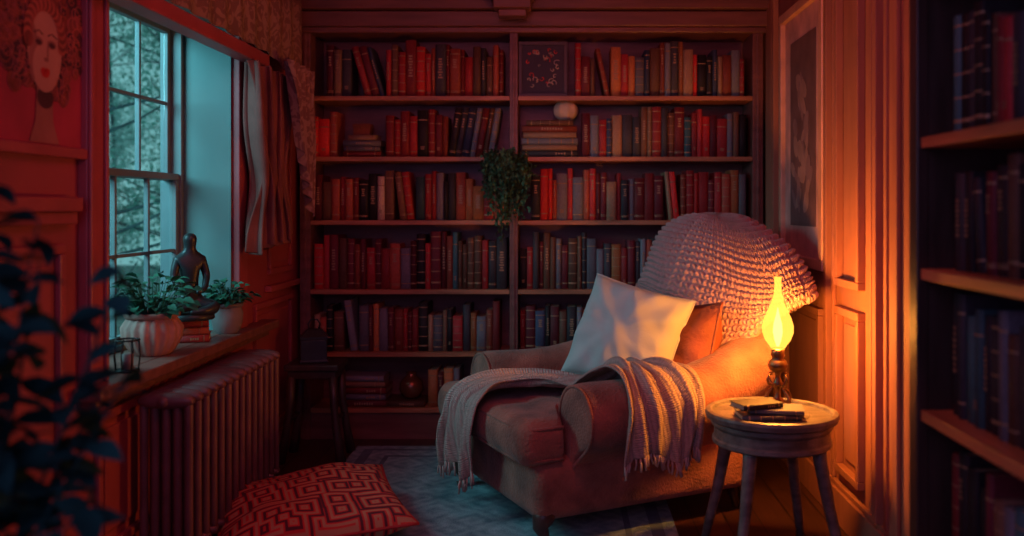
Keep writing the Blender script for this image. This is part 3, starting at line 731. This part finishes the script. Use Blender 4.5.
# ---------------------------------------------------------------- portrait on left wall
e=empty('portrait_painting',(XL,2.36,1.36)); tag(e,'painted portrait of a woman with curly red hair','painting')
w=MB(); A=.30;H3=.82
w.bx(.002,.03,-A,A,0,.03); w.bx(.002,.03,-A,A,H3-.03,H3); w.bx(.002,.03,-A,-A+.03,.03,H3-.03); w.bx(.002,.03,A-.03,A,.03,H3-.03)
w.obj('picture_frame',M_trim,parent=e,bevel=.004)
pm=[mat('painted_ground',(.32,.025,.06),.8,var=.25,vs=5),mat('painted_skin',(.42,.19,.16),.8,var=.08),mat('painted_hair',(.18,.03,.03),.8,var=.4,vs=30),mat('painted_dark',(.06,.012,.025),.8),mat('painted_lips',(.50,.015,.025),.7),mat('painted_shade',(.27,.09,.085),.8),mat('painted_curl',(.36,.075,.06),.8)]
w=MB(); w.bx(.003,.012,-A+.03,A-.03,.03,H3-.03,0)
fy,fz=.06,.285; F=1.5
def disc(cy,cz,ry,rz_,mi,x,n=28,rot=0): flatdisc(w,x,fy+(cy)*F,fz+cz*F,ry*F,rz_*F,mi,rot,n)
rr=random.Random(8)
disc(0,.045,.105,.125,2,.0125)
for k in range(130):
    a=rr.random()*2*pi; r_=.06+.066*rr.random()**.7; cy=r_*math.cos(a); cz=.035+r_*1.15*math.sin(a)
    if cz<-.075 and abs(cy)<.05: continue
    s0=.010+.014*rr.random(); disc(cy,cz,s0,s0,2 if k%2 else 3,.0128+.00001*k,14)
    w.tube([(.0142,fy+F*(cy+s0*(1-t/11)*math.cos(t*.7+a)),fz+F*(cz+s0*(1-t/11)*math.sin(t*.7+a))) for t in range(9)],.0018,4,6)
w.add([(.0146,fy-.034,fz-.06),(.0146,fy+.038,fz-.06),(.0146,fy+.040,fz-.19),(.0146,fy+.07,fz-.25),(.0146,fy-.07,fz-.25),(.0146,fy-.042,fz-.19)],[(0,1,2,5),(5,2,3,4)],5)
disc(.002,-.085,.026,.02,3,.0149)
disc(0,.0,.053,.076,1,.0156,36); disc(-.036,-.01,.013,.05,5,.0158); disc(0,-.03,.038,.044,1,.0159)
for sg in (-1,1):
    disc(sg*.021,.012,.014,.008,5,.0160); disc(sg*.021,.011,.010,.005,3,.0162)
    w.tube([(.0162,fy+F*sg*.008,fz+F*.026),(.0162,fy+F*sg*.02,fz+F*.032),(.0162,fy+F*sg*.036,fz+F*.026)],.0016,4,3)
disc(.003,-.017,.008,.004,5,.0162); disc(.008,-.0,.003,.018,5,.0161)
disc(0,-.040,.015,.006,4,.0163); disc(0,-.044,.012,.006,4,.0164); disc(-.006,-.037,.008,.005,4,.0165); disc(.006,-.037,.008,.005,4,.0165)
for k in range(30):
    a=math.radians(-12+204*k/29); disc(.054*math.cos(a),.024+.058*math.sin(a),.014,.014,2 if k%2 else 6,.0166+.00003*k,12)
w.obj('canvas',pm,parent=e)

# ---------------------------------------------------------------- pelmet and curtain
e=empty('curtain_pelmet',(XL,3.35,1.84)); tag(e,'boxed pelmet with patterned cloth above the window','pelmet')
w=MB(); w.bx(.045,.12,-.88,.62,0,.055); w.obj('pelmet_board',M_trim,parent=e,bevel=.004)
w=MB(); vs=[];fs=[];NN=120
for i in range(NN+1):
    y=-.90+2.0*i/NN; zb=.056 if y<.6 else .056-.06*math.sin((y-.6)/.5*pi*.5)
    x=.125+.008*math.sin(y*38)
    vs+=[(x,y,.5),(x+.004,y,zb)]
for i in range(NN): fs.append((2*i,2*i+1,2*i+3,2*i+2))
w.add(vs,fs,0,None,True); w.obj('valance',M_dam,parent=e,solid=.006)
e=empty('curtain',(XL+.10,3.97,1.835)); tag(e,'gathered reddish linen curtain swept aside beside the window','curtain')
w=MB(); vs=[];fs=[]; NA,NB=260,90
for j in range(NB+1):
    t=j/NB
    for i in range(NA+1):
        s_=i/NA
        wid=.52-.20*math.exp(-((t-.62)/.22)**2)-.04*t; cy=.02+.06*t**.8
        z=-t*(.80-.05*s_+.02*math.sin(s_*20))
        ph=s_*2*pi*7+.6*math.sin(t*5)
        vs.append((.0+.044*math.sin(ph)*(.8+.25*t)+.012*math.sin(ph*.5+t*4)+.006*math.sin(s_*61+t*3),cy+(s_-.5)*wid+.014*math.sin(2*ph),z))
for j in range(NB):
    for i in range(NA): a=j*(NA+1)+i; fs.append((a,a+1,a+NA+2,a+NA+1))
w.add(vs,fs,0,None,True); w.obj('curtain_cloth',M_curt,parent=e,solid=.004)
w=MB(); vs=[];fs=[]
for j in range(NB+1):
    t=j/NB
    for i in range(NA+1):
        s_=i/NA
        wid=.42-.22*t**.8; z=.04-t*(.34+.36*s_)
        vs.append((.095+.028*math.sin(s_*2*pi*5+2.5*t)*(1-.3*t),.20+(s_-.5)*wid+.08*t,z))
for j in range(NB):
    for i in range(NA): a=j*(NA+1)+i; fs.append((a,a+1,a+NA+2,a+NA+1))
w.add(vs,fs,0,None,True); w.obj('swag_tail',M_dam,parent=e,solid=.004)

# ---------------------------------------------------------------- radiator
ra=empty('radiator',(-1.265,2.86,0)); tag(ra,'dark red cast iron column radiator below the window sill','radiator')
ns=14; pitch=.068
for i in range(ns):
    w=MB(); y=i*pitch+.034
    for k in range(5):
        x=-.072+.036*k
        w.tube([(x,y,.10),(x,y,.14),(x,y,.35),(x,y,.58),(x,y,.605)],[.012,.0145,.0135,.0145,.012],8)
    for zc,rz_ in ((.60,.028),(.115,.026)):
        secs=[]
        for q in range(13):
            a=-pi/2+pi*q/12; 
            secs.append([(.088*math.sin(a),y+.027*max(math.cos(a),.15)**.4*math.cos(2*pi*m/12),zc+rz_*max(math.cos(a),.15)**.6*math.sin(2*pi*m/12)) for m in range(12)])
        w.loft(secs)
    w.obj('radiator_section',M_rad,parent=ra)
for zc in (.60,.115):
    w=MB(); w.tube([(0,-.004,zc),(0,ns*pitch+.004,zc)],.017,12); w.obj('connecting_pipe',M_rad,parent=ra)
for y in (.034,ns*pitch-.034):
    for x in (-.055,.055):
        w=MB(); w.tube([(x,y,.10),(x*1.05,y,.05),(x*1.1,y,.001)],[.018,.012,.016],8); w.obj('foot',M_rad,parent=ra)
w=MB(); w.tube([(0,ns*pitch,.115),(0,ns*pitch+.06,.115),(0,ns*pitch+.06,.001)],.01,8); w.lathe([(.018,0),(.02,.01),(.02,.03),(.012,.04)],12,0,T(0,ns*pitch+.06,.12)); w.obj('valve',M_metal,parent=ra)

# ---------------------------------------------------------------- stool with small box
e=empty('stool',(-1.19,4.40,0)); tag(e,'dark wooden stool with splayed legs in the corner','stool')
w=MB(); w.bx(-.13,.13,-.11,.11,.44,.47); w.bx(-.115,.115,-.095,.095,.40,.44); w.obj('seat',M_dwood,parent=e,bevel=.006)
for sx_ in (-1,1):
    for sy_ in (-1,1):
        w=MB(); w.tube([(sx_*.10,sy_*.08,.41),(sx_*.105,sy_*.083,.28),(sx_*.125,sy_*.095,.12),(sx_*.145,sy_*.105,.001)],[.022,.018,.020,.024],8); w.obj('leg',M_dwood,parent=e)
    w=MB(); w.tube([(sx_*.112,-.088,.20),(sx_*.112,.088,.20)],.010,6); w.obj('stretcher',M_dwood,parent=e)
e=empty('keepsake_box',(-1.20,4.39,.471),(0,0,.25)); tag(e,'small dark box with carrying handle on the stool','box')
w=MB(); w.bx(-.062,.062,-.045,.045,0,.11); w.bx(-.068,.068,-.051,.051,0,.014); w.obj('body',M_stat,parent=e,bevel=.004)
w=MB(); w.loft([[(-.066,-.049,.111),(.066,-.049,.111),(.066,.049,.111),(-.066,.049,.111)],[(-.066,-.049,.125),(.066,-.049,.125),(.066,.049,.125),(-.066,.049,.125)],[(-.03,-.025,.16),(.03,-.025,.16),(.03,.025,.16),(-.03,.025,.16)]],sm=False); w.obj('lid',M_stat,parent=e,bevel=.003)
w=MB(); w.tube([(-.022,0,.158),(-.028,0,.185),(-.015,0,.205),(.015,0,.205),(.028,0,.185),(.022,0,.158)],.004,8); w.obj('handle',M_stat,parent=e)

# ---------------------------------------------------------------- sill objects
def potplant(loc,r,h,mp,label,seed,nl,L,W_,bulge=1.15,flute=0):
    e=empty('potted_plant',loc); tag(e,label,'plant')
    w=MB(); w.lathe([(r*.62,0),(r*.8,h*.12),(r*bulge*.9,h*.4),(r*bulge*.93,h*.65),(r*.86,h*.86)],96,cap=False,flute=flute,fn=18)
    w.lathe([(r*.88,h*.86),(r*.97,h*.9),(r*.99,h*.97),(r*.95,h),(r*.82,h),(r*.75,h*.88)],48,cap=False)
    w.add([(r*.62*math.cos(2*pi*i/24),r*.62*math.sin(2*pi*i/24),.001) for i in range(24)],[tuple(range(24))]); w.obj('pot',mp,parent=e)
    w=MB(); w.lathe([(r*.78,h*.84),(r*.78,h*.87)],24); w.obj('soil',M_soil,parent=e)
    rr=random.Random(seed); w=MB(); s=MB()
    for k in range(nl):
        a=rr.random()*2*pi; el=math.radians(rr.uniform(20,85)); ln=rr.uniform(.3,1)*r*1.5
        d=Vector((math.cos(a)*math.cos(el),math.sin(a)*math.cos(el),math.sin(el)))
        p=Vector((math.cos(a)*r*.3,math.sin(a)*r*.3,h*.9)); q=p+d*ln
        s.tube([p,p.lerp(q,.5)+Vector((0,0,.005)),q],[.0018,.0015,.001],4)
        w.leaf(T(*q)@Rz(a-pi/2)@Rx(el*.6-.3)@Ry(rr.uniform(-.6,.6)),L*rr.uniform(.6,1.1),W_*rr.uniform(.7,1.2),0,.2,.35)
    s.obj('stems',M_leaf,parent=e); w.obj('leaves',M_leaf,parent=e); return e
potplant((-1.45,3.20,.7008),.095,.15,M_terra,'bushy green plant in a ribbed pink ceramic pot',1,140,.045,.034,flute=.035)
potplant((-1.385,3.745,.7008),.066,.125,M_terra2,'small leafy plant in a grey ceramic pot',2,115,.04,.028,1.05)
zz=.7008
for k,cn in enumerate(['dark red','brick red','crimson']):
    H=.028; Mx=T(-1.44,3.505-.045,zz+H/2)@Rz(.3+.1*k)@T(-.085,0,0)@Ry(pi/2)
    book(Mx,H,.13,.17,cn,'books stacked on the window sill','under the seated figurine','flat '); zz+=H+.001
def figurine(loc,rot):
    V=[(0,0,.055),(0,0,.105),(0,0,.15),(0,.0,.195),(0,-.002,.222),(0,-.004,.25),(0,-.004,.277),
       (.042,0,.187),(.056,-.006,.135),(.04,-.045,.095),(.008,-.062,.085),
       (-.042,0,.187),(-.056,-.006,.135),(-.04,-.045,.095),(-.008,-.062,.085),
       (.03,-.01,.045),(.082,-.05,.034),(.03,-.078,.026),(-.02,-.075,.024),
       (-.03,-.01,.045),(-.082,-.05,.034),(-.03,-.07,.040),(.015,-.07,.044)]
    E=[(0,1),(1,2),(2,3),(3,4),(4,5),(5,6),(3,7),(7,8),(8,9),(9,10),(3,11),(11,12),(12,13),(13,14),(0,15),(15,16),(16,17),(17,18),(0,19),(19,20),(20,21),(21,22)]
    rad=[.034,.030,.034,.026,.014,.028,.021,.018,.014,.011,.009,.018,.014,.011,.009,.026,.022,.015,.011,.026,.022,.015,.011]
    me=bpy.data.meshes.new('figurine'); me.from_pydata(V,E,[]); me.materials.append(M_stat)
    o=bpy.data.objects.new('figurine',me); link(o); o.location=loc; o.rotation_euler=rot
    md=o.modifiers.new('Skin','SKIN'); md.use_smooth_shade=True
    sv=me.skin_vertices[0].data if me.skin_vertices else None
    if sv is None:
        import bmesh
        bm=bmesh.new(); bm.from_mesh(me); bm.verts.layers.skin.verify(); bm.to_mesh(me); bm.free(); sv=me.skin_vertices[0].data
    for i,r_ in enumerate(rad): sv[i].radius=(r_,r_); sv[i].use_root=(i==0)
    md=o.modifiers.new('Sub','SUBSURF'); md.levels=2; md.render_levels=2
    return o
fg=figurine((-1.44,3.50,zz+.005),(0,0,math.radians(35))); fg.scale=(1.1,1.1,1.2)
tag(fg,'dark bronze seated meditating figurine on stacked books','figurine')
w=MB(); w.lathe([(.075,-.004),(.08,.0),(.078,.014),(.07,.018)],28,0,S(1,.85,1)@T(0,-.02/ .85,0)); w.obj('figurine_base',M_stat,parent=fg)
e=empty('wire_lantern',(-1.375,2.86,.7008)); tag(e,'small black wire lantern on the window sill','lantern')
w=MB()
for z in (.004,.10): w.tube([(.035*math.cos(i*pi/12),.035*math.sin(i*pi/12),z) for i in range(25)],.003,6)
for i in range(8): a=i*pi/4; w.tube([(.035*math.cos(a),.035*math.sin(a),.004),(.04*math.cos(a),.04*math.sin(a),.05),(.035*math.cos(a),.035*math.sin(a),.10)],.002,5)
w.lathe([(.001,.001),(.034,.001),(.034,.006),(.001,.006)],20); w.obj('wire_cage',M_black,parent=e)
w=MB(); w.lathe([(.018,.007),(.018,.055),(.003,.056)],16); w.obj('candle',M_terra2,parent=e)

# ---------------------------------------------------------------- trailing ivy
e=empty('trailing_plant',(-.27,4.66,1.36)); tag(e,'dense trailing green plant hanging on the bookcase upright','plant')
w=MB(); w.lathe([(.025,-.04),(.04,-.02),(.045,.04),(.048,.05),(.04,.05)],24); w.bx(-.01,.01,.04,.078,-.02,.08); w.obj('pot',M_ivy,parent=e)
w=MB(); s=MB(); rr=random.Random(6)
for k in range(64):
    a=rr.uniform(-1.45,1.45); R0=rr.uniform(.05,.15); L=rr.uniform(.18,.42)*(1.15-.5*abs(math.sin(a))); top=rr.uniform(.03,.22)*(1.1-.4*abs(math.sin(a)))
    pts=[]
    for q in range(10):
        t=q/9; r_=R0*math.sin(pi*.5*min(1,t*2.2)); x=math.sin(a)*r_*(1-.25*t)+.012*math.sin(t*9+k); y=-abs(math.cos(a))*r_*.7-.02
        z=.05+top*math.sin(pi*min(1,t*1.6)*.5)-max(0,t-.25)*L*1.35
        pts.append(Vector((x,y,z)))
    s.tube(pts,.0016,4)
    for q in range(44):
        t=rr.random()*9; i=min(int(t),8); p=pts[i].lerp(pts[i+1],t-i)+Vector((rr.gauss(0,.010),rr.gauss(0,.008),rr.gauss(0,.008)))
        if p.y>.0: p.y=-.01
        w.leaf(T(*p)@Rz(rr.random()*6.3)@Rx(-rr.random()*1.4+.2),.014+.016*rr.random(),.017,0,.2,.3)
s.obj('stems',M_ivy,parent=e); w.obj('leaves',M_ivy,parent=e)

# ---------------------------------------------------------------- near plant
e=empty('tall_houseplant',(-.98,1.40,0)); tag(e,'tall dark leafy houseplant standing beside the wall','plant')
w=MB(); w.lathe([(.10,0),(.12,.02),(.15,.26),(.16,.28),(.14,.28),(.135,.25)],32); w.obj('pot',M_terra2,parent=e)
w=MB(); w.lathe([(.134,.24),(.134,.25)],24); w.obj('soil',M_soil,parent=e)
w=MB(); s=MB(); rr=random.Random(21)
stems=[((.20,-.03),1.20),((.28,.05),1.12),((.10,.0),1.28),((.28,-.06),.80),((.20,.10),.92),((.14,-.12),1.06),((.22,-.10),.72),((-.1,.1),1.15),((.29,.02),.97),((.02,.14),1.2),((.16,-.08),.92),((.20,.05),.84),((.15,.05),1.14),((.12,-.05),.98)]
for (dx,dy),hh in stems:
    pts=[]
    for k in range(13):
        t=k/12; pts.append(Vector((dx*t**1.4+.015*math.sin(t*6+hh*9),dy*t**1.3,.24+(hh-.24)*t)))
    s.tube(pts,[.006*(1-t/16) for t in range(13)],6)
    for k in range(28):
        t=.35+.65*k/27; i=min(int(t*12),11); p=pts[i].lerp(pts[i+1],t*12-i)
        a=k*2.4+rr.random()*.6; el=rr.uniform(-.5,.8)
        w.leaf(T(*p)@Rz(a)@Rx(el)@Ry(rr.uniform(-.8,.8)),rr.uniform(.05,.085)*(1.1-.3*(t>.93)),rr.uniform(.034,.046),0,.12,.35)
s.obj('stems',M_leafd,parent=e); w.obj('leaves',M_leafd,parent=e)

# ---------------------------------------------------------------- lights
def area(name,loc,target,size,energy,col,sy=None):
    L=bpy.data.lights.new(name,'AREA'); L.energy=energy; L.color=col; L.size=size
    if sy: L.shape='RECTANGLE'; L.size_y=sy
    o=bpy.data.objects.new(name,L); link(o); o.location=loc
    o.rotation_euler=(Vector(target)-Vector(loc)).to_track_quat('-Z','Y').to_euler(); return o
area('red_fill_light',(-.1,2.2,2.32),(-.15,5.0,1.0),1.0,12.0,(1,.15,.20))  # added red ambient fill above the view, not a fixture of the room
area('dusk_window_light',(-2.7,2.5,2.1),(-.7,4.0,.4),1.2,120,(.22,.62,.72))
area('blue_fill_light',(-.5,-.1,1.7),(.1,4,.3),1.5,10,(.47,.37,.85))

wd=bpy.data.worlds.new('world'); sc.world=wd; wd.use_nodes=True; n=wd.node_tree.nodes; l=wd.node_tree.links
bg=n['Background']; tc=n.new('ShaderNodeTexCoord'); sx=n.new('ShaderNodeSeparateXYZ'); l.new(tc.outputs['Generated'],sx.inputs[0])
cr=n.new('ShaderNodeValToRGB'); cr.color_ramp.elements[0].position=.45; cr.color_ramp.elements[0].color=(.055,.014,.036,1); cr.color_ramp.elements[1].position=.6; cr.color_ramp.elements[1].color=(.22,.50,.52,1)
mr=n.new('ShaderNodeMapRange'); mr.inputs['From Min'].default_value=-1; l.new(sx.outputs['Y'],mr.inputs['Value']); l.new(mr.outputs['Result'],cr.inputs['Fac']); l.new(cr.outputs['Color'],bg.inputs['Color']); bg.inputs['Strength'].default_value=1.0

# ---------------------------------------------------------------- camera
cam=bpy.data.cameras.new('camera'); co=bpy.data.objects.new('camera',cam); link(co); co.location=(0,0,1.22); co.rotation_euler=(pi/2,0,0)
cam.sensor_width=36; cam.lens=900/1024*36; cam.shift_x=-48/1024; cam.shift_y=-60/1024; cam.clip_start=.05
cam.dof.use_dof=True; cam.dof.focus_distance=3.7; cam.dof.aperture_fstop=1.5
sc.camera=co
